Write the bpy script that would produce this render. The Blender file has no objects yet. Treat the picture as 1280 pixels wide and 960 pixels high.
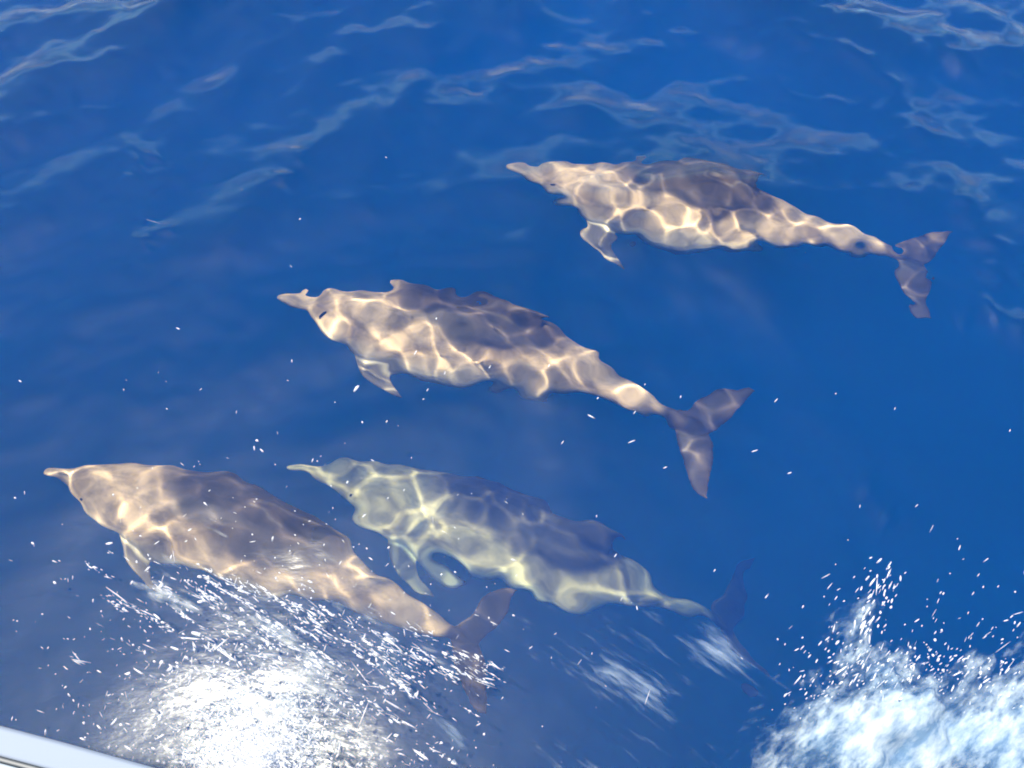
import bpy, bmesh, math, random
import numpy as np
from mathutils import Vector, Matrix

scene = bpy.context.scene
col = scene.collection
R = math.radians

# ------------------------------------------------------------------ camera
CAM_H = 3.0            # eye height above the sea, leaning over the bow
PITCH = 61.0           # degrees below the horizon
HFOV = 63.0
cam_d = bpy.data.cameras.new('camera')
cam = bpy.data.objects.new('camera', cam_d)
col.objects.link(cam)
cam.location = (0, 0, CAM_H)
cam.rotation_euler = (R(90 - PITCH), 0, 0)
cam_d.sensor_fit = 'HORIZONTAL'
cam_d.angle = R(HFOV)
cam_d.clip_start = 0.02
cam_d.clip_end = 20000
scene.camera = cam

# ------------------------------------------------------------------ sky + sun
SUN_DIR = Vector((-0.80, 0.15, 3.0)).normalized()      # towards the sun
sun_el = math.asin(SUN_DIR.z)
world = bpy.data.worlds.new('World')
scene.world = world
world.use_nodes = True
wn = world.node_tree
bg = wn.nodes['Background']
sky = wn.nodes.new('ShaderNodeTexSky')
sky.sky_type = 'NISHITA'
sky.sun_disc = False
sky.sun_elevation = sun_el
sky.sun_rotation = math.atan2(SUN_DIR.x, SUN_DIR.y)
sky.air_density = 1.0
sky.dust_density = 0.5
sky.ozone_density = 2.0
wn.links.new(sky.outputs[0], bg.inputs[0])
bg.inputs[1].default_value = 0.112

sun_d = bpy.data.lights.new('sun', 'SUN')
sun_d.energy = 5.0
sun_d.angle = R(2.0)          # widened disc, softens the caustics a little
sun_d.color = (1.0, 0.90, 0.75)
sun_d.cycles.is_caustics_light = True
sun = bpy.data.objects.new('sun', sun_d)
col.objects.link(sun)
sun.location = SUN_DIR * 30
sun.rotation_euler = SUN_DIR.to_track_quat('Z', 'Y').to_euler()

scene.view_settings.view_transform = 'Standard'
scene.view_settings.look = 'None'
scene.view_settings.gamma = 1.0
scene.view_settings.exposure = 1.3
scene.render.engine = 'CYCLES'
cy = scene.cycles
cy.use_denoising = True
cy.filter_width = 1.9
cy.max_bounces = 10
cy.transmission_bounces = 8
cy.transparent_max_bounces = 12
cy.volume_bounces = 3
cy.use_adaptive_sampling = True
cy.adaptive_threshold = 0.02
cy.caustics_refractive = True
cy.caustics_reflective = False
cy.sample_clamp_indirect = 6.0

# ------------------------------------------------------------------ helpers
def tag(o, label=None, cat=None, group=None, kind=None):
    if label: o['label'] = label
    if cat: o['category'] = cat
    if group: o['group'] = group
    if kind: o['kind'] = kind
    return o

def mesh_obj(name, verts, faces, mat, parent=None, smooth=True):
    me = bpy.data.meshes.new(name)
    me.from_pydata([tuple(v) for v in verts], [], [tuple(f) for f in faces])
    me.update()
    if smooth:
        me.polygons.foreach_set('use_smooth', [True] * len(me.polygons))
    if mat: me.materials.append(mat)
    o = bpy.data.objects.new(name, me)
    col.objects.link(o)
    if parent: o.parent = parent
    return o

def new_mat(name):
    m = bpy.data.materials.new(name)
    m.use_nodes = True
    nt = m.node_tree
    nt.nodes.clear()
    out = nt.nodes.new('ShaderNodeOutputMaterial')
    return m, nt, out

FPX = 640 / math.tan(R(HFOV / 2))
_fw = Vector((0, math.cos(R(PITCH)), -math.sin(R(PITCH))))
_up = Vector((0, math.sin(R(PITCH)), math.cos(R(PITCH))))
_rt = Vector((1, 0, 0))
def ray(px, py):
    return (_fw + _rt * ((px - 640) / FPX) + _up * ((480 - py) / FPX)).normalized()
def at(px, py, z):
    """point seen at a photo pixel, at height z (below 0: through flat water)"""
    d = ray(px, py)
    o = Vector((0, 0, CAM_H))
    if z >= 0:
        return o + d * ((z - CAM_H) / d.z)
    p = o + d * (-CAM_H / d.z)
    k = 1 / 1.333
    t = Vector((d.x * k, d.y * k, 0))
    t.z = -math.sqrt(1 - t.x ** 2 - t.y ** 2)
    return p + t * (z / t.z)

# ------------------------------------------------------------------ sea surface
rng = np.random.default_rng(11)
def family(main):
    comps = []
    for lam0, lam1, n, slope, spread in (
            (1.6, 3.2, 5, 0.030, 35), (0.7, 1.5, 9, 0.034, 45), (0.32, 0.7, 16, 0.034, 55),
            (0.16, 0.32, 20, 0.030, 80), (0.10, 0.16, 22, 0.030, 80), (0.07, 0.10, 22, 0.016, 100)):
        for i in range(n):
            lam = math.exp(rng.uniform(math.log(lam0), math.log(lam1)))
            k = 2 * math.pi / lam
            th = R((main if lam > .3 else 72) + rng.normal(0, spread / 2))
            comps.append((k * math.cos(th), k * math.sin(th), slope / k * rng.uniform(.6, 1.4), rng.uniform(0, 2 * math.pi), lam))
    return comps
FAM_L, FAM_R = family(128), family(62)       # crests fan out either way from the bow
def height(x, y, step=None, short=1.0):
    h = np.zeros_like(x)
    # water close to the bow is pressed smooth; farther out it is choppier, in patches
    patch = np.interp(y, [0.2, 1.2, 2.4, 4.5, 9], [.22, .42, .9, 1.5, 1.6])
    patch = patch * (1 + .35 * np.sin(.9 * x + .5 * y + 1.2) * np.sin(1.1 * y - .75 * x + .4))
    c4 = at(620, 665, -.5)
    calm = 1 - .78 * np.exp(-(((x - c4.x) * .9 + (y - c4.y) * .3) ** 2 / .5 + ((y - c4.y) + .35 * (x - c4.x)) ** 2 / .09))     # ripples damped to soften caustics and outline of the deeper dolphin
    c3 = at(668, 222, -.3)
    calm = calm * (1 - .65 * np.exp(-((x - c3.x) ** 2 + (y - c3.y) ** 2) / .10))
    wr = 1 / (1 + np.exp(-(x - .6) * 1.6))
    for fam, fw in ((FAM_L, np.sqrt(1 - wr)), (FAM_R, np.sqrt(wr))):
        for kx, ky, a, ph, lam in fam:
            wgt = fw
            if step is not None:
                wgt = fw * np.clip((lam / step - 3.0) / 3.0, 0, 1)
            t = kx * x + ky * y + ph
            w = np.sin(t)
            if lam > .3: w = w + .28 * np.cos(2 * t + math.pi)      # peaked crests, flat troughs
            h += a * w * wgt * (patch if lam > .3 else np.clip(.50 + .58 * patch, 0, 1.3) * short * calm)
    # a few steeper wavelets thrown off by the bow
    for x0, y0, x1, y1, amp, wid in RIDGES:
        L_ = math.hypot(x1 - x0, y1 - y0); ux, uy = (x1 - x0) / L_, (y1 - y0) / L_
        t = ((x - x0) * ux + (y - y0) * uy) / L_; d = -(x - x0) * uy + (y - y0) * ux
        d = d + .03 * np.sin(9 * t + x0 * 7) + .012 * np.sin(31 * t + y0 * 5)
        env = np.exp(-((t - .5) / .42) ** 4) * (.65 + .35 * np.sin(17 * t + 3 * x0))
        h += amp * env * np.exp(-(d / wid) ** 2)
    return h
RIDGES = []
for a_, b_, amp, wid in (((480, 150), (640, -10), .026, .075), ((1040, 30), (1180, 190), .024, .07), ((1170, 200), (1250, 330), .026, .07), ((1215, 250), (1300, 470), .034, .09),
                         ((1060, 600), (1150, 665), .018, .05), ((165, 330), (215, 270), .014, .05), ((330, 245), (400, 180), .016, .05), ((800, 20), (960, 60), .018, .06),
                         ((640, 70), (760, 40), .02, .06), ((150, 220), (200, 185), .014, .05), ((1120, 60), (1290, 110), .02, .07), ((1190, 390), (1290, 400), .02, .06)):
    p_, q_ = at(*a_, 0), at(*b_, 0)
    RIDGES.append((p_.x, p_.y, q_.x, q_.y, amp, wid))

def axis(lo, hi, step, far):
    core = list(np.arange(lo, hi + 1e-6, step))
    out = []
    s, p = step, hi
    while p < far:
        s *= 1.18; p += s; out.append(p)
    inn = []
    s, p = step, lo
    while p > -far:
        s *= 1.18; p -= s; inn.append(p)
    return np.array(inn[::-1] + core + out)

STEP = 0.0125
ax = axis(-4.4, 4.4, STEP, 4000)
ay = axis(-0.6, 5.6, STEP, 4000)
X, Y = np.meshgrid(ax, ay)
SX = np.gradient(ax)[None, :] * np.ones_like(X)
SY = np.gradient(ay)[:, None] * np.ones_like(X)
Z = height(X, Y, np.maximum(SX, SY))
ny, nx = X.shape
idx = np.arange(nx * ny).reshape(ny, nx)
quads = np.stack([idx[:-1, :-1], idx[:-1, 1:], idx[1:, 1:], idx[1:, :-1]], -1).reshape(-1, 4)

m_sea, nt, out = new_mat('sea_water')
N = nt.nodes; Lk = nt.links
fres = N.new('ShaderNodeFresnel'); fres.inputs['IOR'].default_value = 1.333
refr = N.new('ShaderNodeBsdfRefraction'); refr.inputs['IOR'].default_value = 1.333
refr.inputs['Roughness'].default_value = 0.0
refr.inputs['Color'].default_value = (1, 1, 1, 1)
glo = N.new('ShaderNodeBsdfGlossy'); glo.inputs['Roughness'].default_value = 0.14
glo2 = N.new('ShaderNodeBsdfGlossy'); glo2.inputs['Roughness'].default_value = 0.40      # wide lobe added for the milky glare round the sun's reflection
gmx = N.new('ShaderNodeMixShader'); gmx.inputs[0].default_value = .19
Lk.new(glo.outputs[0], gmx.inputs[1]); Lk.new(glo2.outputs[0], gmx.inputs[2])
mixs = N.new('ShaderNodeMixShader')
tc = N.new('ShaderNodeTexCoord')
mp = N.new('ShaderNodeMapping'); mp.inputs['Scale'].default_value = (1, 2.2, 1); mp.inputs['Rotation'].default_value = (0, 0, R(25))
nz = N.new('ShaderNodeTexNoise'); nz.inputs['Scale'].default_value = 14; nz.inputs['Detail'].default_value = 4
bp = N.new('ShaderNodeBump'); bp.inputs['Strength'].default_value = 0.05; bp.inputs['Distance'].default_value = 0.02
Lk.new(tc.outputs['Object'], mp.inputs[0]); Lk.new(mp.outputs[0], nz.inputs['Vector'])
Lk.new(nz.outputs['Fac'], bp.inputs['Height'])
gn = N.new('ShaderNodeAttribute'); gn.attribute_name = 'sheen_normal'      # finest ripples are averaged out in the mirror image
Lk.new(gn.outputs['Vector'], bp.inputs['Normal'])
Lk.new(bp.outputs[0], glo.inputs['Normal']); Lk.new(gn.outputs['Vector'], glo2.inputs['Normal'])
Lk.new(bp.outputs[0], fres.inputs['Normal'])
Lk.new(fres.outputs[0], mixs.inputs[0]); Lk.new(refr.outputs[0], mixs.inputs[1]); Lk.new(gmx.outputs[0], mixs.inputs[2])
Lk.new(mixs.outputs[0], out.inputs['Surface'])
me = bpy.data.meshes.new('sea')
me.vertices.add(nx * ny)
me.vertices.foreach_set('co', np.stack([X, Y, Z], -1).reshape(-1).astype(np.float32))
me.loops.add(len(quads) * 4)
me.loops.foreach_set('vertex_index', quads.reshape(-1).astype(np.int32))
me.polygons.add(len(quads))
me.polygons.foreach_set('loop_start', np.arange(0, len(quads) * 4, 4, dtype=np.int32))
me.polygons.foreach_set('loop_total', np.full(len(quads), 4, dtype=np.int32))
me.update(calc_edges=True)
me.polygons.foreach_set('use_smooth', np.ones(len(quads), dtype=bool))
Zs = height(X, Y, np.maximum(SX, SY), short=.28)
gy_, gx_ = np.gradient(Zs)
gx_ /= SX; gy_ /= SY
fl_ = np.interp(Y, [0.1, 0.9, 1.8, 3.0, 4.5], [.13, .3, .65, 1.0, 1.15]); gx_ *= fl_; gy_ *= fl_
lee = np.clip((Y - 1.2) / 1.6, 0, 1); away = gy_ < 0          # lee faces steepened in the sheen only, to mirror brighter sky
edge = 1 + .8 * np.clip((X - 1.0) / 1.2, 0, 1) * np.clip((Y - .9) / .8, 0, 1)
gy_ *= np.where(away, 1 + 1.3 * lee * edge, 1 - .55 * lee)
nn_ = np.stack([-gx_, -gy_, np.ones_like(gx_)], -1); nn_ /= np.linalg.norm(nn_, axis=-1)[..., None]
ga = me.attributes.new('sheen_normal', 'FLOAT_VECTOR', 'POINT')
ga.data.foreach_set('vector', nn_.reshape(-1).astype(np.float32))
me.materials.append(m_sea)
sea = bpy.data.objects.new('sea', me); col.objects.link(sea)
sea.cycles.is_caustics_caster = True
tag(sea, 'rippled deep blue sea surface', 'water', kind='structure')

# deep water: the blue that swallows the light far below
m_deep, nt, out = new_mat('deep_blue')
b = nt.nodes.new('ShaderNodeBsdfDiffuse'); b.inputs[0].default_value = (0.001, 0.12, 0.80, 1)
nt.links.new(b.outputs[0], out.inputs[0])
S = 5000
deep = mesh_obj('deep_water', [(-S, -S, -9), (S, -S, -9), (S, S, -9), (-S, S, -9)], [(0, 1, 2, 3)], m_deep)
tag(deep, 'dark blue depth below the dolphins', 'water', kind='structure')

# the water itself: a thin blue veil of scattered light that the deeper things fade into
m_vol, nt, out = new_mat('water_veil')
v = nt.nodes.new('ShaderNodeVolumePrincipled')
v.inputs['Color'].default_value = (0.001, 0.205, 1.0, 1)
v.inputs['Absorption Color'].default_value = (0.15, 0.6, 1.0, 1)
v.inputs['Density'].default_value = 0.36
v.inputs['Anisotropy'].default_value = -0.3
nt.links.new(v.outputs[0], out.inputs['Volume'])
bx, by0, by1, bt, bb = 30, -20, 40, 0.16, -9.6
vv = [(-bx, by0, bb), (bx, by0, bb), (bx, by1, bb), (-bx, by1, bb), (-bx, by0, bt), (bx, by0, bt), (bx, by1, bt), (-bx, by1, bt)]
ff = [(3, 2, 1, 0), (4, 5, 6, 7), (0, 1, 5, 4), (1, 2, 6, 5), (2, 3, 7, 6), (3, 0, 4, 7)]
water_body = mesh_obj('water_body', vv, ff, m_vol, smooth=False)  # box filled with sea water, its top just above the wave crests
tag(water_body, 'blue veil of clear sea water around the dolphins', 'water', kind='stuff')

# ------------------------------------------------------------------ dolphins
LREF = 2.1
PROF = [  # s, up, down, half width (fractions of length)
    (0.000, .003, .003, .003), (0.004, .010, .010, .011), (0.02, .0145, .0145, .0165), (0.05, .0165, .0165, .019), (0.078, .020, .021, .024),
    (0.092, .032, .027, .031), (0.108, .044, .033, .039), (0.135, .057, .043, .050), (0.17, .069, .055, .062),
    (0.22, .081, .069, .074), (0.30, .094, .084, .087), (0.38, .100, .092, .093), (0.46, .099, .092, .091),
    (0.54, .090, .083, .080), (0.62, .075, .069, .063), (0.70, .057, .053, .045), (0.78, .041, .038, .030),
    (0.86, .028, .026, .019), (0.92, .021, .019, .013), (0.96, .017, .016, .011), (0.985, .009, .009, .010), (0.998, .005, .005, .006)]
def body_piece():
    s_, u_, d_, w_ = np.array(PROF).T
    ss = np.concatenate([np.linspace(0, .12, 26), np.linspace(.13, .998, 70)])
    nu = 32
    V, F = [], []
    for s in ss:
        u, d, w = np.interp(s, s_, u_), np.interp(s, s_, d_), np.interp(s, s_, w_)
        for j in range(nu):
            a = 2 * math.pi * j / nu
            c, sn = math.cos(a), math.sin(a)
            z = (u if sn > 0 else d) * sn
            V.append((s, w * c, z))
    n = len(ss)
    for i in range(n - 1):
        for j in range(nu):
            j2 = (j + 1) % nu
            F.append((i * nu + j, i * nu + j2, (i + 1) * nu + j2, (i + 1) * nu + j))
    F.append(tuple(range(nu))[::-1]); F.append(tuple((n - 1) * nu + j for j in range(nu)))
    return V, F
def fin_piece(root, tdir, ndir, secs):
    """secs: (distance along tdir, x leading, x trailing, thickness); sections are lens shaped"""
    V, F = [], []
    nu = 14
    root = Vector(root); tdir = Vector(tdir).normalized(); ndir = Vector(ndir).normalized()
    for (t, x0, x1, th) in secs:
        for j in range(nu):
            a = 2 * math.pi * j / nu
            cx = (x0 + x1) / 2 - (x1 - x0) / 2 * math.cos(a)
            off = th / 2 * math.sin(a)
            p = root + tdir * t + ndir * off
            V.append((cx, p.y, p.z))
    n = len(secs)
    for i in range(n - 1):
        for j in range(nu):
            j2 = (j + 1) % nu
            F.append((i * nu + j, i * nu + j2, (i + 1) * nu + j2, (i + 1) * nu + j))
    F.append(tuple(range(nu))[::-1]); F.append(tuple((n - 1) * nu + j for j in range(nu)))
    return V, F
def rest_mesh():
    pieces = [body_piece()]
    # dorsal fin
    pieces.append(fin_piece((0, 0, .06), (0, 0, 1), (0, 1, 0), [
        (0.0, .42, .60, .034), (.045, .455, .597, .024), (.051, .490, .596, .018), (.057, .524, .599, .013), (.062, .554, .606, .009), (.066, .580, .614, .006), (.068, .598, .618, .004)]))
    for sgn in (-1, 1):
        # flippers
        pieces.append(fin_piece((0, sgn * .045, -.040), (0, sgn * .72, -.69), (0, sgn * .69, .72), [
            (0.0, .203, .276, .026), (.022, .212, .290, .022), (.042, .232, .304, .017), (.060, .256, .316, .012), (.075, .280, .326, .009), (.085, .300, .334, .006), (.089, .314, .338, .004)]))
        # flukes
        pieces.append(fin_piece((0, 0, 0), (0, sgn, 0), (0, 0, 1), [
            (-.004, .930, .998, .017), (.012, .936, 1.010, .015), (.03, .946, 1.022, .013), (.05, .957, 1.031, .011), (.07, .970, 1.036, .010), (.09, .986, 1.041, .008), (.108, 1.004, 1.047, .006), (.121, 1.022, 1.052, .005), (.128, 1.036, 1.056, .004)]))
    V, F = [], []
    for v, f in pieces:
        o = len(V)
        V += [(p[0] * LREF, p[1] * LREF, p[2] * LREF) for p in v]
        F += [tuple(i + o for i in q) for q in f]
    bm = bmesh.new()
    vs = [bm.verts.new(v) for v in V]
    for f in F: bm.faces.new([vs[i] for i in f])
    bmesh.ops.recalc_face_normals(bm, faces=bm.faces)
    me = bpy.data.meshes.new('rest'); bm.to_mesh(me); bm.free()
    o = bpy.data.objects.new('rest', me); col.objects.link(o)
    rm = o.modifiers.new('r', 'REMESH'); rm.mode = 'VOXEL'; rm.voxel_size = 0.0075
    sm = o.modifiers.new('s', 'SMOOTH'); sm.factor = .5; sm.iterations = 3
    dg = bpy.context.evaluated_depsgraph_get()
    me2 = bpy.data.meshes.new_from_object(o.evaluated_get(dg))
    co = np.empty(len(me2.vertices) * 3); me2.vertices.foreach_get('co', co)
    bpy.data.objects.remove(o); bpy.data.meshes.remove(me)
    return me2, co.reshape(-1, 3)
REST_ME, REST = rest_mesh()
_p = np.array(PROF).T; _q = REST / LREF
_w = np.interp(_q[:, 0], _p[0], _p[3]); _h = np.where(_q[:, 2] > 0, np.interp(_q[:, 0], _p[0], _p[1]), np.interp(_q[:, 0], _p[0], _p[2]))
FLIP = np.clip((np.sqrt((_q[:, 1] / _w) ** 2 + (_q[:, 2] / _h) ** 2) - 1.03) / .10, 0, 1) * ((_q[:, 0] > .18) & (_q[:, 0] < .38) & (_q[:, 2] < 0))

def dolphin_material():
    m, nt, out = new_mat('dolphin_skin')
    N, L = nt.nodes, nt.links
    at_ = N.new('ShaderNodeAttribute'); at_.attribute_name = 'rest'
    sx = N.new('ShaderNodeSeparateXYZ'); L.new(at_.outputs['Vector'], sx.inputs[0])
    nz = N.new('ShaderNodeTexNoise'); nz.inputs['Scale'].default_value = 5; nz.inputs['Detail'].default_value = 4
    L.new(at_.outputs['Vector'], nz.inputs['Vector'])
    # cape line height along the body (V dip under the dorsal fin): z / L
    fc = N.new('ShaderNodeFloatCurve')
    mr = N.new('ShaderNodeMath'); mr.operation = 'MULTIPLY'; mr.inputs[1].default_value = 1.0
    L.new(sx.outputs['X'], fc.inputs['Value'])
    cu = fc.mapping.curves[0]
    pts = [(0, .62), (.08, .66), (.16, .70), (.28, .68), (.40, .63), (.52, .55), (.60, .61), (.70, .66), (.85, .60), (.92, .48), (.95, .3), (1, .1)]
    while len(cu.points) < len(pts): cu.points.new(0.5, 0.5)
    for p, (a, c) in zip(cu.points, pts): p.location = (a, c)
    fc.mapping.update()
    # capez = (curve-0.5)*0.4
    m1 = N.new('ShaderNodeMath'); m1.operation = 'MULTIPLY_ADD'; m1.inputs[1].default_value = 0.4; m1.inputs[2].default_value = -0.2
    L.new(fc.outputs[0], m1.inputs[0])
    m2 = N.new('ShaderNodeMath'); m2.operation = 'SUBTRACT'; L.new(sx.outputs['Z'], m2.inputs[0]); L.new(m1.outputs[0], m2.inputs[1])
    nn = N.new('ShaderNodeMath'); nn.operation = 'MULTIPLY_ADD'; nn.inputs[1].default_value = 0.03; L.new(nz.outputs['Fac'], nn.inputs[0]); L.new(m2.outputs[0], nn.inputs[2])
    r1 = N.new('ShaderNodeMapRange'); r1.inputs['From Min'].default_value = 0.0; r1.inputs['From Max'].default_value = 0.045
    r1.interpolation_type = 'SMOOTHSTEP'
    L.new(nn.outputs[0], r1.inputs['Value'])
    # belly: below z=-0.03
    r2 = N.new('ShaderNodeMapRange'); r2.inputs['From Min'].default_value = -0.055; r2.inputs['From Max'].default_value = 0.012; r2.interpolation_type = 'SMOOTHSTEP'
    L.new(sx.outputs['Z'], r2.inputs['Value'])
    cA = N.new('ShaderNodeMix'); cA.data_type = 'RGBA'
    cA.inputs['A'].default_value = (.80, .69, .50, 1); cA.inputs['B'].default_value = (.50, .36, .23, 1)
    L.new(r2.outputs[0], cA.inputs['Factor'])
    cB = N.new('ShaderNodeMix'); cB.data_type = 'RGBA'
    cB.inputs['B'].default_value = (.06, .044, .036, 1)
    L.new(r1.outputs[0], cB.inputs['Factor']); L.new(cA.outputs['Result'], cB.inputs['A'])
    ff_ = N.new('ShaderNodeAttribute'); ff_.attribute_name = 'flipper'
    cF = N.new('ShaderNodeMix'); cF.data_type = 'RGBA'; cF.inputs['B'].default_value = (.17, .14, .11, 1)
    L.new(ff_.outputs['Fac'], cF.inputs['Factor']); L.new(cB.outputs['Result'], cF.inputs['A'])
    # caustic dapple partly painted into the skin as dark and light blotches
    mul = N.new('ShaderNodeMix'); mul.data_type = 'RGBA'; mul.blend_type = 'MULTIPLY'; mul.inputs['Factor'].default_value = 1
    cr = N.new('ShaderNodeMapRange'); cr.inputs['To Min'].default_value = .45; cr.inputs['To Max'].default_value = 1.25
    cr.inputs['From Min'].default_value = .36; cr.inputs['From Max'].default_value = .62
    mpp = N.new('ShaderNodeMapping'); mpp.inputs['Scale'].default_value = (.55, 1, 1)
    L.new(at_.outputs['Vector'], mpp.inputs[0])
    nz2 = N.new('ShaderNodeTexNoise'); nz2.inputs['Scale'].default_value = 26; nz2.inputs['Detail'].default_value = 4; nz2.inputs['Roughness'].default_value = .6
    L.new(mpp.outputs[0], nz2.inputs['Vector'])
    L.new(nz2.outputs['Fac'], cr.inputs['Value'])
    L.new(cF.outputs['Result'], mul.inputs['A']); L.new(cr.outputs[0], mul.inputs['B'])
    oi = N.new('ShaderNodeObjectInfo')
    mu2 = N.new('ShaderNodeMix'); mu2.data_type = 'RGBA'; mu2.blend_type = 'MULTIPLY'; mu2.inputs['Factor'].default_value = 1
    L.new(mul.outputs['Result'], mu2.inputs['A']); L.new(oi.outputs['Color'], mu2.inputs['B'])
    p = N.new('ShaderNodeBsdfPrincipled')
    p.inputs['Roughness'].default_value = .45
    p.inputs['IOR'].default_value = 1.2
    L.new(mu2.outputs['Result'], p.inputs['Base Color'])
    L.new(p.outputs[0], out.inputs[0])
    return m
M_DOL = dolphin_material()
m_eye, nt, out = new_mat('eye_dark')
pb = nt.nodes.new('ShaderNodeBsdfPrincipled'); pb.inputs['Base Color'].default_value = (.01, .01, .012, 1); pb.inputs['Roughness'].default_value = .15
nt.links.new(pb.outputs[0], out.inputs[0])

def spline(ts, P, t):
    """natural cubic spline through P(ts)"""
    ts = np.asarray(ts, float); P = np.asarray(P, float); n = len(ts)
    h = np.diff(ts)
    A = np.zeros((n, n)); B = np.zeros((n, P.shape[1]))
    A[0, 0] = A[-1, -1] = 1
    for i in range(1, n - 1):
        A[i, i - 1] = h[i - 1]; A[i, i] = 2 * (h[i - 1] + h[i]); A[i, i + 1] = h[i]
        B[i] = 3 * ((P[i + 1] - P[i]) / h[i] - (P[i] - P[i - 1]) / h[i - 1])
    c = np.linalg.solve(A, B)
    d = (c[1:] - c[:-1]) / (3 * h[:, None])
    b = (P[1:] - P[:-1]) / h[:, None] - h[:, None] * (2 * c[:-1] + c[1:]) / 3
    i = np.clip(np.searchsorted(ts, t) - 1, 0, n - 2)
    u = (t - ts[i])[:, None]
    return P[i] + b[i] * u + c[i] * u ** 2 + d[i] * u ** 3

def dolphin(ctrl, rolls, girth, label, length_fix=None):
    """ctrl: (px, py, depth) of the centre line, beak tip to fluke notch; rolls: (s, degrees, back leaning away from the boat)"""
    P = np.array([at(x, y, -d)[:] for x, y, d in ctrl])
    ts = np.concatenate([[0], np.cumsum(np.linalg.norm(np.diff(P, axis=0), axis=1))])
    fine = spline(ts, P, np.linspace(0, ts[-1], 400))
    al = np.concatenate([[0], np.cumsum(np.linalg.norm(np.diff(fine, axis=0), axis=1))])
    Ld = al[-1]
    S = np.linspace(0, 1, 200)
    C = np.stack([np.interp(S * Ld, al, fine[:, k]) for k in range(3)], -1)
    T = np.gradient(C, S, axis=0); T /= np.linalg.norm(T, axis=1)[:, None]     # points to the tail
    rs, rd = np.array(rolls, float).T
    roll = np.radians(np.interp(S, rs, rd))
    up = np.stack([0 * roll, np.sin(roll), np.cos(roll)], -1)
    up -= T * (up * T).sum(1)[:, None]; up /= np.linalg.norm(up, axis=1)[:, None]
    lat = np.cross(T, up)
    k = Ld / LREF
    s = REST[:, 0] / LREF
    sc = np.clip(s, 0, 1)
    def I(A): return np.stack([np.interp(sc, S, A[:, j]) for j in range(3)], -1)
    g = girth * np.where(s > .9, 1 + (s - .9) * 0, 1)
    ext = np.maximum(s - 1, 0) * Ld + np.minimum(s, 0) * Ld
    yv = REST[:, 1] * k; zv = REST[:, 2] * k * girth
    fl = np.clip((s - .9) / .05, 0, 1)
    yv = yv * (girth * (1 - fl) + 1.0 * fl)
    W = I(C) + I(T) * ext[:, None] + I(lat) * yv[:, None] + I(up) * zv[:, None]
    org = np.array([C[100, 0], C[100, 1], C[100, 2]])
    me = REST_ME.copy(); me.name = 'dolphin_body'
    me.vertices.foreach_set('co', (W - org).reshape(-1).astype(np.float32))
    a = me.attributes.new('rest', 'FLOAT_VECTOR', 'POINT')
    a.data.foreach_set('vector', (REST / LREF).reshape(-1).astype(np.float32))
    fa = me.attributes.new('flipper', 'FLOAT', 'POINT'); fa.data.foreach_set('value', FLIP.astype(np.float32))
    me.update()
    me.polygons.foreach_set('use_smooth', np.ones(len(me.polygons), dtype=bool))
    me.materials.clear(); me.materials.append(M_DOL)
    o = bpy.data.objects.new('dolphin', me); col.objects.link(o)
    o.location = org
    o.cycles.is_caustics_receiver = True
    tag(o, label, 'dolphin', 'dolphins riding ahead of the boat')
    # eyes
    for sg in (-1, 1):
        q = np.array([.118, sg * .0415, .004])
        j = int(q[0] * 199)
        c = C[j] + lat[j] * q[1] * Ld * girth + up[j] * q[2] * Ld * girth - org
        bm = bmesh.new(); bmesh.ops.create_icosphere(bm, subdivisions=2, radius=.009)
        em = bpy.data.meshes.new('eye'); bm.to_mesh(em); bm.free(); em.materials.append(m_eye)
        e = bpy.data.objects.new('eye', em); col.objects.link(e); e.parent = o; e.location = c
    return o

dolphin([(636, 217, .40), (690, 228, .42), (770, 250, .46), (860, 262, .46), (950, 281, .44), (1040, 295, .42), (1115, 319, .42), (1150, 331, .42)],
        [(0, 32), (.5, 32), (.8, 10), (1, -5)], 1.13, 'pale mottled dolphin swimming farthest from the white boat, beyond the other three')
dolphin([(350, 370, .38), (400, 382, .40), (510, 412, .45), (640, 438, .45), (755, 484, .42), (845, 524, .40), (882, 540, .40)],
        [(0, 32), (.5, 32), (.8, 8), (1, -8)], 1.13, 'creamy tan dolphin with its dark forked tail fluke spread clear of the spray')
dolphin([(50, 593, .36), (95, 601, .38), (160, 622, .42), (245, 648, .46), (340, 684, .48), (430, 725, .52), (510, 767, .60), (572, 797, .68), (598, 806, .72)],
        [(0, 32), (.5, 32), (.8, 8), (1, -5)], 1.13, 'dolphin closest to the white boat, its tail trailing into white spray')
d4 = dolphin([(368, 585, 1.05), (412, 594, 1.1), (500, 625, 1.2), (595, 658, 1.28), (690, 694, 1.38), (775, 731, 1.52), (862, 768, 1.75), (925, 778, 1.95)],
        [(0, 32), (.5, 32), (.8, 8), (1, -5)], 1.06, 'dim pale dolphin swimming deeper with a hazy brown tail under foam streaks')
d4.color = (1.05, 1.25, 1.3, 1)      # pale blue-green veil of the water, tinted into the skin

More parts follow.
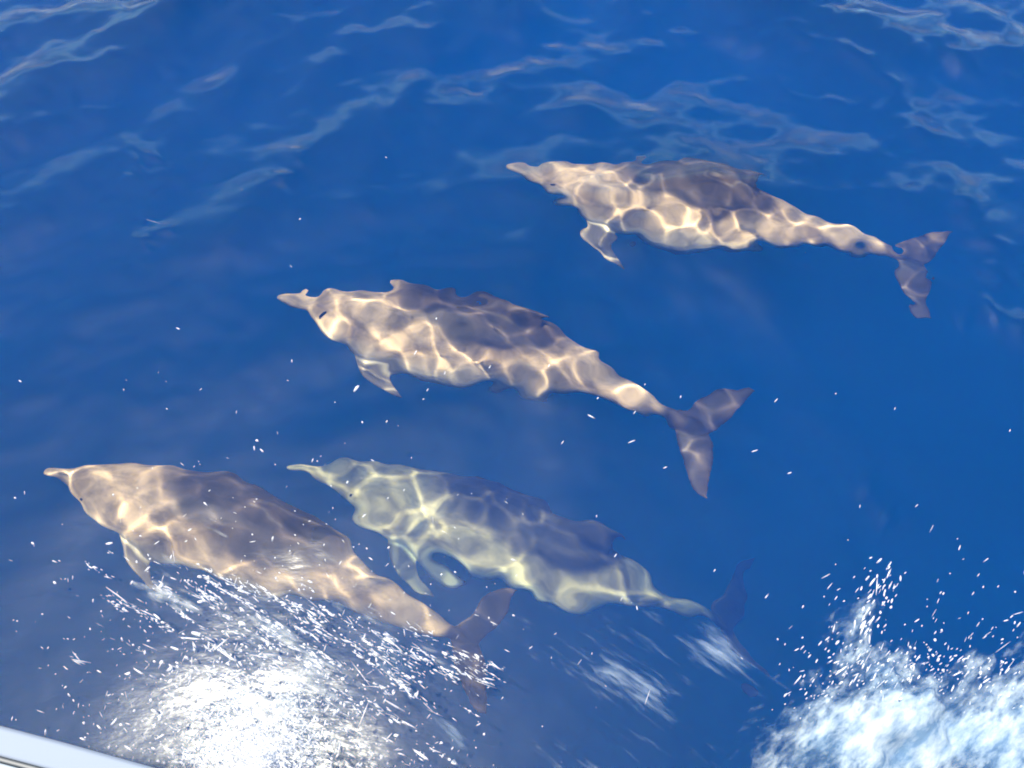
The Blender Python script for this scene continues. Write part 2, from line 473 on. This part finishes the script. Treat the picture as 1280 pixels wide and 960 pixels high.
# ------------------------------------------------------------------ boat edge (bow gunwale under the photographer)
m_gel, nt, out = new_mat('white_gelcoat')
pb = nt.nodes.new('ShaderNodeBsdfPrincipled'); pb.inputs['Roughness'].default_value = .7; pb.inputs['Specular IOR Level'].default_value = .15
nzn = nt.nodes.new('ShaderNodeTexNoise'); nzn.inputs['Scale'].default_value = 9; nzn.inputs['Detail'].default_value = 5
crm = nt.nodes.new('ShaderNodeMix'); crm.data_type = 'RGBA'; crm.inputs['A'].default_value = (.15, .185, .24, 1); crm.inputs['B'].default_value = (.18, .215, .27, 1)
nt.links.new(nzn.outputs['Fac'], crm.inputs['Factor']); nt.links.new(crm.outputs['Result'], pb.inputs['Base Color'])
nt.links.new(pb.outputs[0], out.inputs[0])
m_trim, nt, out = new_mat('white_trim')
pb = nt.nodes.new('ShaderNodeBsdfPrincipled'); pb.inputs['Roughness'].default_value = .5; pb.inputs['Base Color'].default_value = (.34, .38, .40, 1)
nt.links.new(pb.outputs[0], out.inputs[0])
m_rub, nt, out = new_mat('grey_rubber')
pb = nt.nodes.new('ShaderNodeBsdfPrincipled'); pb.inputs['Roughness'].default_value = .5; pb.inputs['Base Color'].default_value = (.06, .075, .095, 1)
nt.links.new(pb.outputs[0], out.inputs[0])
GZ = 1.75
gA, gB = at(0, 906, GZ), at(205, 962, GZ)
boat = bpy.data.objects.new('boat', None); col.objects.link(boat)
boat.location = ((gA + gB) / 2).x, ((gA + gB) / 2).y, 0
tag(boat, 'white boat edge with a grey seam and moulded rail beside the spray', 'boat')
bdir = (gB - gA); bdir.z = 0; bdir.normalize()
bin_ = Vector((bdir.y, -bdir.x, 0))            # inboard
if bin_.y > 0: bin_ = -bin_
org = Vector(boat.location)
def swept(name, prof, mat, l0=-3.0, l1=4.0, n=40):
    """prof: (inboard, z) closed loop, swept along the gunwale, which curves in towards the bow"""
    V, F = [], []
    m = len(prof)
    for i in range(n + 1):
        t = l0 + (l1 - l0) * i / n
        curve = 0.035 * t * t
        for (u, z) in prof:
            p = bdir * t + bin_ * (u + curve) 
            V.append((p.x, p.y, z))
    for i in range(n):
        for j in range(m):
            j2 = (j + 1) % m
            F.append((i * m + j, i * m + j2, (i + 1) * m + j2, (i + 1) * m + j))
    F.append(tuple(range(m))[::-1]); F.append(tuple(n * m + j for j in range(m)))
    o = mesh_obj(name, V, F, mat, boat, smooth=False)
    bm = bmesh.new(); bm.from_mesh(o.data); bmesh.ops.recalc_face_normals(bm, faces=bm.faces); bm.to_mesh(o.data); bm.free()
    md = o.modifiers.new('bevel', 'BEVEL'); md.width = .002; md.segments = 2; md.limit_method = 'ANGLE'
    return o
swept('hull', [(.02, GZ - .055), (.10, GZ - .7), (.34, -.5), (1.3, -.8), (1.3, GZ - .30), (.24, GZ - .055)], m_gel)
swept('cap_rail', [(0.0, GZ - .05), (0.0, GZ - .005), (.004, GZ), (.033, GZ + .001), (.036, GZ - .002), (.036, GZ - .05)], m_gel)
swept('seam', [(.0365, GZ - .048), (.0365, GZ - .008), (.043, GZ - .008), (.043, GZ - .048)], m_rub)
swept('inner_rail', [(.0435, GZ - .05), (.0435, GZ + .004), (.048, GZ + .009), (.056, GZ + .009), (.060, GZ + .004), (.060, GZ - .05)], m_trim)
swept('deck', [(.0605, GZ - .05), (.0605, GZ - .012), (1.3, GZ - .012), (1.3, GZ - .05)], m_gel)

# ------------------------------------------------------------------ foam and spray
from mathutils import noise as mnoise
def foam_material(name, dark, light, soft, angle, stretch, scale, amax):
    m, nt, out = new_mat(name)
    N, L = nt.nodes, nt.links
    a = N.new('ShaderNodeAttribute'); a.attribute_name = 'dens'
    tc = N.new('ShaderNodeTexCoord')
    mr0 = N.new('ShaderNodeMapping'); mr0.inputs['Rotation'].default_value = (0, 0, -angle)
    mp = N.new('ShaderNodeMapping'); mp.inputs['Scale'].default_value = (1 / stretch, 1, 1)
    L.new(tc.outputs['Object'], mr0.inputs[0]); L.new(mr0.outputs[0], mp.inputs[0])
    n1 = N.new('ShaderNodeTexNoise'); n1.inputs['Scale'].default_value = scale; n1.inputs['Detail'].default_value = 8; n1.inputs['Roughness'].default_value = .62
    n2 = N.new('ShaderNodeTexNoise'); n2.inputs['Scale'].default_value = scale * .3; n2.inputs['Detail'].default_value = 6; n2.inputs['Roughness'].default_value = .6
    L.new(mp.outputs[0], n1.inputs['Vector']); L.new(mp.outputs[0], n2.inputs['Vector'])
    av = N.new('ShaderNodeMath'); av.operation = 'ADD'; L.new(n1.outputs['Fac'], av.inputs[0]); L.new(n2.outputs['Fac'], av.inputs[1])
    ad = N.new('ShaderNodeMath'); ad.operation = 'MULTIPLY_ADD'; ad.inputs[1].default_value = 1.5
    L.new(av.outputs[0], ad.inputs[0]); L.new(a.outputs['Fac'], ad.inputs[2])
    mr = N.new('ShaderNodeMapRange'); mr.interpolation_type = 'SMOOTHSTEP'
    mr.inputs['From Min'].default_value = 1.62; mr.inputs['From Max'].default_value = 1.62 + soft
    mr.inputs['To Max'].default_value = amax
    L.new(ad.outputs[0], mr.inputs['Value'])
    cr = N.new('ShaderNodeMapRange'); cr.inputs['From Min'].default_value = .85; cr.inputs['From Max'].default_value = 1.2
    L.new(av.outputs[0], cr.inputs['Value'])
    cm = N.new('ShaderNodeMix'); cm.data_type = 'RGBA'; cm.inputs['A'].default_value = (*dark, 1); cm.inputs['B'].default_value = (*light, 1)
    L.new(cr.outputs[0], cm.inputs['Factor'])
    d = N.new('ShaderNodeBsdfDiffuse'); L.new(cm.outputs['Result'], d.inputs[0])
    t2 = N.new('ShaderNodeBsdfTranslucent'); L.new(cm.outputs['Result'], t2.inputs[0])
    m1 = N.new('ShaderNodeMixShader'); m1.inputs[0].default_value = .3
    L.new(d.outputs[0], m1.inputs[1]); L.new(t2.outputs[0], m1.inputs[2])
    bmp = N.new('ShaderNodeBump'); bmp.inputs['Strength'].default_value = .35; bmp.inputs['Distance'].default_value = .02
    L.new(n1.outputs['Fac'], bmp.inputs['Height']); L.new(bmp.outputs[0], d.inputs['Normal'])
    tr = N.new('ShaderNodeBsdfTransparent')
    m2 = N.new('ShaderNodeMixShader'); L.new(mr.outputs[0], m2.inputs[0]); L.new(tr.outputs[0], m2.inputs[1]); L.new(m1.outputs[0], m2.inputs[2])
    L.new(m2.outputs[0], out.inputs[0])
    return m
M_FOAM = foam_material('churned_foam', (.13, .22, .34), (.42, .50, .56), 1.1, math.atan2(.75, 1), 2.6, 34, .93)
M_FOAM2 = foam_material('thin_foam', (.12, .20, .34), (.36, .44, .54), 1.2, math.atan2(-.75, 1), 7.0, 60, .6)

def foam_sheet(name, poly, label, mat, lump, step, grow, streak=(1, .6), stretch=3.0, base=-.2, gain=1.0, seed=0):
    """poly: photo pixels of the outline on the sea; dens falls off towards the outline"""
    P = np.array([at(x, y, 0)[:2] for x, y in poly])
    mg = max(.2, grow * 1.3); lo, hi = P.min(0) - mg, P.max(0) + mg
    xs = np.arange(lo[0], hi[0], step); ys = np.arange(lo[1], hi[1], step)
    GX, GY = np.meshgrid(xs, ys)
    # signed distance to the outline
    inside = np.zeros(GX.shape, bool); dist = np.full(GX.shape, 1e9)
    n = len(P)
    for i in range(n):
        a, b = P[i], P[(i + 1) % n]
        cond = (a[1] > GY) != (b[1] > GY)
        with np.errstate(divide='ignore', invalid='ignore'):
            xi = (b[0] - a[0]) * (GY - a[1]) / (b[1] - a[1]) + a[0]
        inside ^= cond & (GX < xi)
        ab = b - a; t = np.clip(((GX - a[0]) * ab[0] + (GY - a[1]) * ab[1]) / (ab @ ab), 0, 1)
        dist = np.minimum(dist, np.hypot(GX - a[0] - t * ab[0], GY - a[1] - t * ab[1]))
    sd = np.where(inside, dist, -dist)
    sdir = np.array(streak, float); sdir /= np.linalg.norm(sdir)
    U = (GX * sdir[0] + GY * sdir[1]) / stretch; V_ = -GX * sdir[1] + GY * sdir[0]
    nse = np.empty(GX.shape); big = np.empty(GX.shape)
    for j in range(GX.shape[0]):
        for i in range(GX.shape[1]):
            nse[j, i] = mnoise.fractal((U[j, i] * 9, V_[j, i] * 9, seed), .9, 2.1, 4)
            big[j, i] = mnoise.fractal((GX[j, i] * 4.5, GY[j, i] * 4.5, seed + 7.7), 1.0, 2.0, 3)
    dens = base + np.clip(sd / grow, -1.2, 1.0) * gain + nse * .55 + big * .35
    z = height(GX, GY) + .012 + lump * np.clip(dens + .3, 0, 1.2) * (.6 + .8 * np.clip(big + .5, 0, 1.5))
    keep = dens > -.45
    ny_, nx_ = GX.shape
    ids = -np.ones(GX.shape, int)
    need = np.zeros(GX.shape, bool)
    cell = keep[:-1, :-1] | keep[1:, :-1] | keep[:-1, 1:] | keep[1:, 1:]
    for dj, di in ((0, 0), (1, 0), (0, 1), (1, 1)):
        need[dj:ny_ - 1 + dj, di:nx_ - 1 + di] |= cell
    ids[need] = np.arange(need.sum())
    V = np.stack([GX[need], GY[need], z[need]], -1)
    jj, ii = np.nonzero(cell)
    F = np.stack([ids[jj, ii], ids[jj, ii + 1], ids[jj + 1, ii + 1], ids[jj + 1, ii]], -1)
    o = mesh_obj(name, V.tolist(), F.tolist(), mat)
    at_ = o.data.attributes.new('dens', 'FLOAT', 'POINT')
    at_.data.foreach_set('value', dens[need].astype(np.float32))
    tag(o, label, 'foam', kind='stuff')
    return o

foam_sheet('foam', [(935, 1010), (960, 930), (985, 870), (1030, 835), (1075, 770), (1100, 810), (1150, 835), (1210, 850), (1300, 825), (1340, 850), (1340, 1010)],
           'thick white churned foam of the bow wave', M_FOAM, .07, .007, .20, streak=(1, .75), stretch=3.0, base=.34, seed=1)
foam_sheet('foam_streaks', [(720, 770), (770, 770), (830, 790), (870, 800), (890, 800), (915, 850), (900, 880), (840, 880), (770, 840)],
           'thin streaks of foam over the dim dolphin tail', M_FOAM2, .02, .009, .30, streak=(1, -.75), stretch=6.0, base=.12, gain=.6, seed=5)
foam_sheet('foam_wisps', [(430, 860), (560, 820), (760, 850), (900, 890), (930, 1000), (420, 1000)],
           'faint pale wisps of foam between the spray and the churned foam', M_FOAM2, .02, .012, .6, streak=(1, -.6), stretch=4.0, base=-.22, gain=.6, seed=9)

M_LACE = foam_material('foam_lace', (.30, .36, .42), (.70, .72, .72), 1.0, math.atan2(-.5, 1), 5.0, 48, .8)
foam_sheet('foam_lace', [(190, 700), (260, 720), (380, 760), (480, 800), (540, 850), (470, 900), (440, 1000), (180, 1000), (210, 900), (240, 800)],
           'lacy white foam torn into streaks along the near dolphin', M_LACE, .03, .008, .30, streak=(1, -.55), stretch=5.0, base=-.10, gain=.55, seed=13)

# droplets
def drops_mat(name, c, rough):
    m, nt, out = new_mat(name)
    p = nt.nodes.new('ShaderNodeBsdfPrincipled'); p.inputs['Base Color'].default_value = (*c, 1); p.inputs['Roughness'].default_value = rough
    p.inputs['IOR'].default_value = 1.333
    t = nt.nodes.new('ShaderNodeBsdfTranslucent'); t.inputs[0].default_value = (*c, 1)
    mx = nt.nodes.new('ShaderNodeMixShader'); mx.inputs[0].default_value = .5
    nt.links.new(p.outputs[0], mx.inputs[1]); nt.links.new(t.outputs[0], mx.inputs[2]); tp = nt.nodes.new('ShaderNodeBsdfTransparent'); m3 = nt.nodes.new('ShaderNodeMixShader'); m3.inputs[0].default_value = .3
    nt.links.new(mx.outputs[0], m3.inputs[1]); nt.links.new(tp.outputs[0], m3.inputs[2]); nt.links.new(m3.outputs[0], out.inputs[0])
    return m
M_DROP = drops_mat('spray_white', (.92, .94, .96), .12)
_bm = bmesh.new(); bmesh.ops.create_icosphere(_bm, subdivisions=1, radius=1)
ICO_V = np.array([v.co[:] for v in _bm.verts]); ICO_F = np.array([[v.index for v in f.verts] for f in _bm.faces]); _bm.free()
def spray(name, items, label, seed):
    """items: (px, py, z, length m, width m, image angle deg)"""
    rg = np.random.default_rng(seed)
    VV, FF = [], []
    rt, upv, fw = np.array(_rt[:]), np.array(_up[:]), np.array(_fw[:])
    for (px, py, z, ln, wd, ang) in items:
        c = np.array(at(px, py, z)[:])
        d = rt * math.cos(R(ang)) + upv * math.sin(R(ang)) + fw * rg.normal(0, .35)
        d /= np.linalg.norm(d)
        e = np.cross(d, fw); e /= np.linalg.norm(e); g = np.cross(d, e)
        v = ICO_V * (1 + rg.normal(0, .18, (len(ICO_V), 1)))
        VV.append(c + v[:, :1] * d * ln / 2 + v[:, 1:2] * e * wd / 2 + v[:, 2:] * g * wd / 2)
        FF.append(ICO_F + len(ICO_V) * len(FF))
    o = mesh_obj(name, np.concatenate(VV).tolist(), np.concatenate(FF).tolist(), M_DROP)
    tag(o, label, 'spray', kind='stuff')
    return o
rg = np.random.default_rng(3)
items = []
def drop(px, py, zr, l, w, a):
    z = rg.uniform(*zr)
    items.append((px, py, z, l, w, a))
# the burst at the bow: dense centre, thinning outwards
CX, CY = 325, 962
for i in range(8000):
    th = R(rg.uniform(-10, 190))
    r = abs(rg.normal(0, 1)) * 50 if rg.random() < .6 else rg.exponential(85)
    px, py = CX + r * math.cos(th) * 1.1, CY - r * math.sin(th) * 1.25 + rg.normal(0, 8)
    ang = rg.normal(-30, 9) if rg.random() < .55 else rg.normal(70, 28)
    big_ = rg.random() < .06
    ln = rg.lognormal(math.log(.0085), .75); wd = min(ln * .8, rg.lognormal(math.log(.0024), .6))
    if big_: ln *= 1.6; wd = min(wd * 2.0, .009)
    drop(px, py, (.02, .7), ln, wd, ang)
# clots of spray drifting along the near dolphin's flank and tail
for i in range(130):
    t = rg.random()
    bxp = 210 + 380 * t + rg.normal(0, 45); byp = 715 + 120 * t + rg.exponential(45) - 10
    sp = rg.uniform(5, 18)
    n = rg.integers(4, 22)
    z = rg.uniform(.03, .35)
    for q in range(n):
        u, v = rg.normal(0, sp), rg.normal(0, sp * .3)
        ca, sa = math.cos(R(-30)), math.sin(R(-30))
        drop(bxp + u * ca - v * sa * -1, byp - (u * sa + v * ca), (z, z + .08), rg.lognormal(math.log(.014), .75), rg.lognormal(math.log(.0022), .6), rg.normal(-30, 7))
# lone droplets flung over the water
for i in range(170):
    px = rg.normal(300, 170); py = 960 - abs(rg.normal(0, 120)) - rg.exponential(50)
    if py < 480 or py > 965: continue
    drop(px, py, (.05, 1.0), rg.lognormal(math.log(.009), .55), rg.lognormal(math.log(.0028), .5), rg.normal(60, 35))
for i in range(22):
    drop(rg.uniform(450, 1000), rg.uniform(440, 760), (.05, .8), rg.lognormal(math.log(.014), .4), .0035, rg.normal(50, 25))
spray('spray', items, 'burst of white spray droplets thrown up beside the boat', 4)
items = []
for i in range(420):
    t = rg.random()
    px = 1000 + 290 * t + rg.normal(0, 25); py = 860 - 30 * math.sin(t * 3) - rg.exponential(32) + rg.normal(0, 15) + 20
    drop(px, py, (.04, .35), rg.lognormal(math.log(.012), .6), rg.lognormal(math.log(.0026), .5), rg.normal(48, 12))
for i in range(70):
    px, py = rg.normal(1090, 14), rg.normal(760, 28)
    drop(px - (py - 760) * .25, py, (.2, .4), rg.lognormal(math.log(.018), .5), min(.009, rg.lognormal(math.log(.0045), .4)), rg.normal(60, 8))
for i in range(26):
    drop(rg.uniform(960, 1280), 850 - rg.exponential(110), (.05, .6), rg.lognormal(math.log(.011), .5), .003, rg.normal(58, 12))
spray('spray', items, 'loose droplets flying above the churned foam', 6)
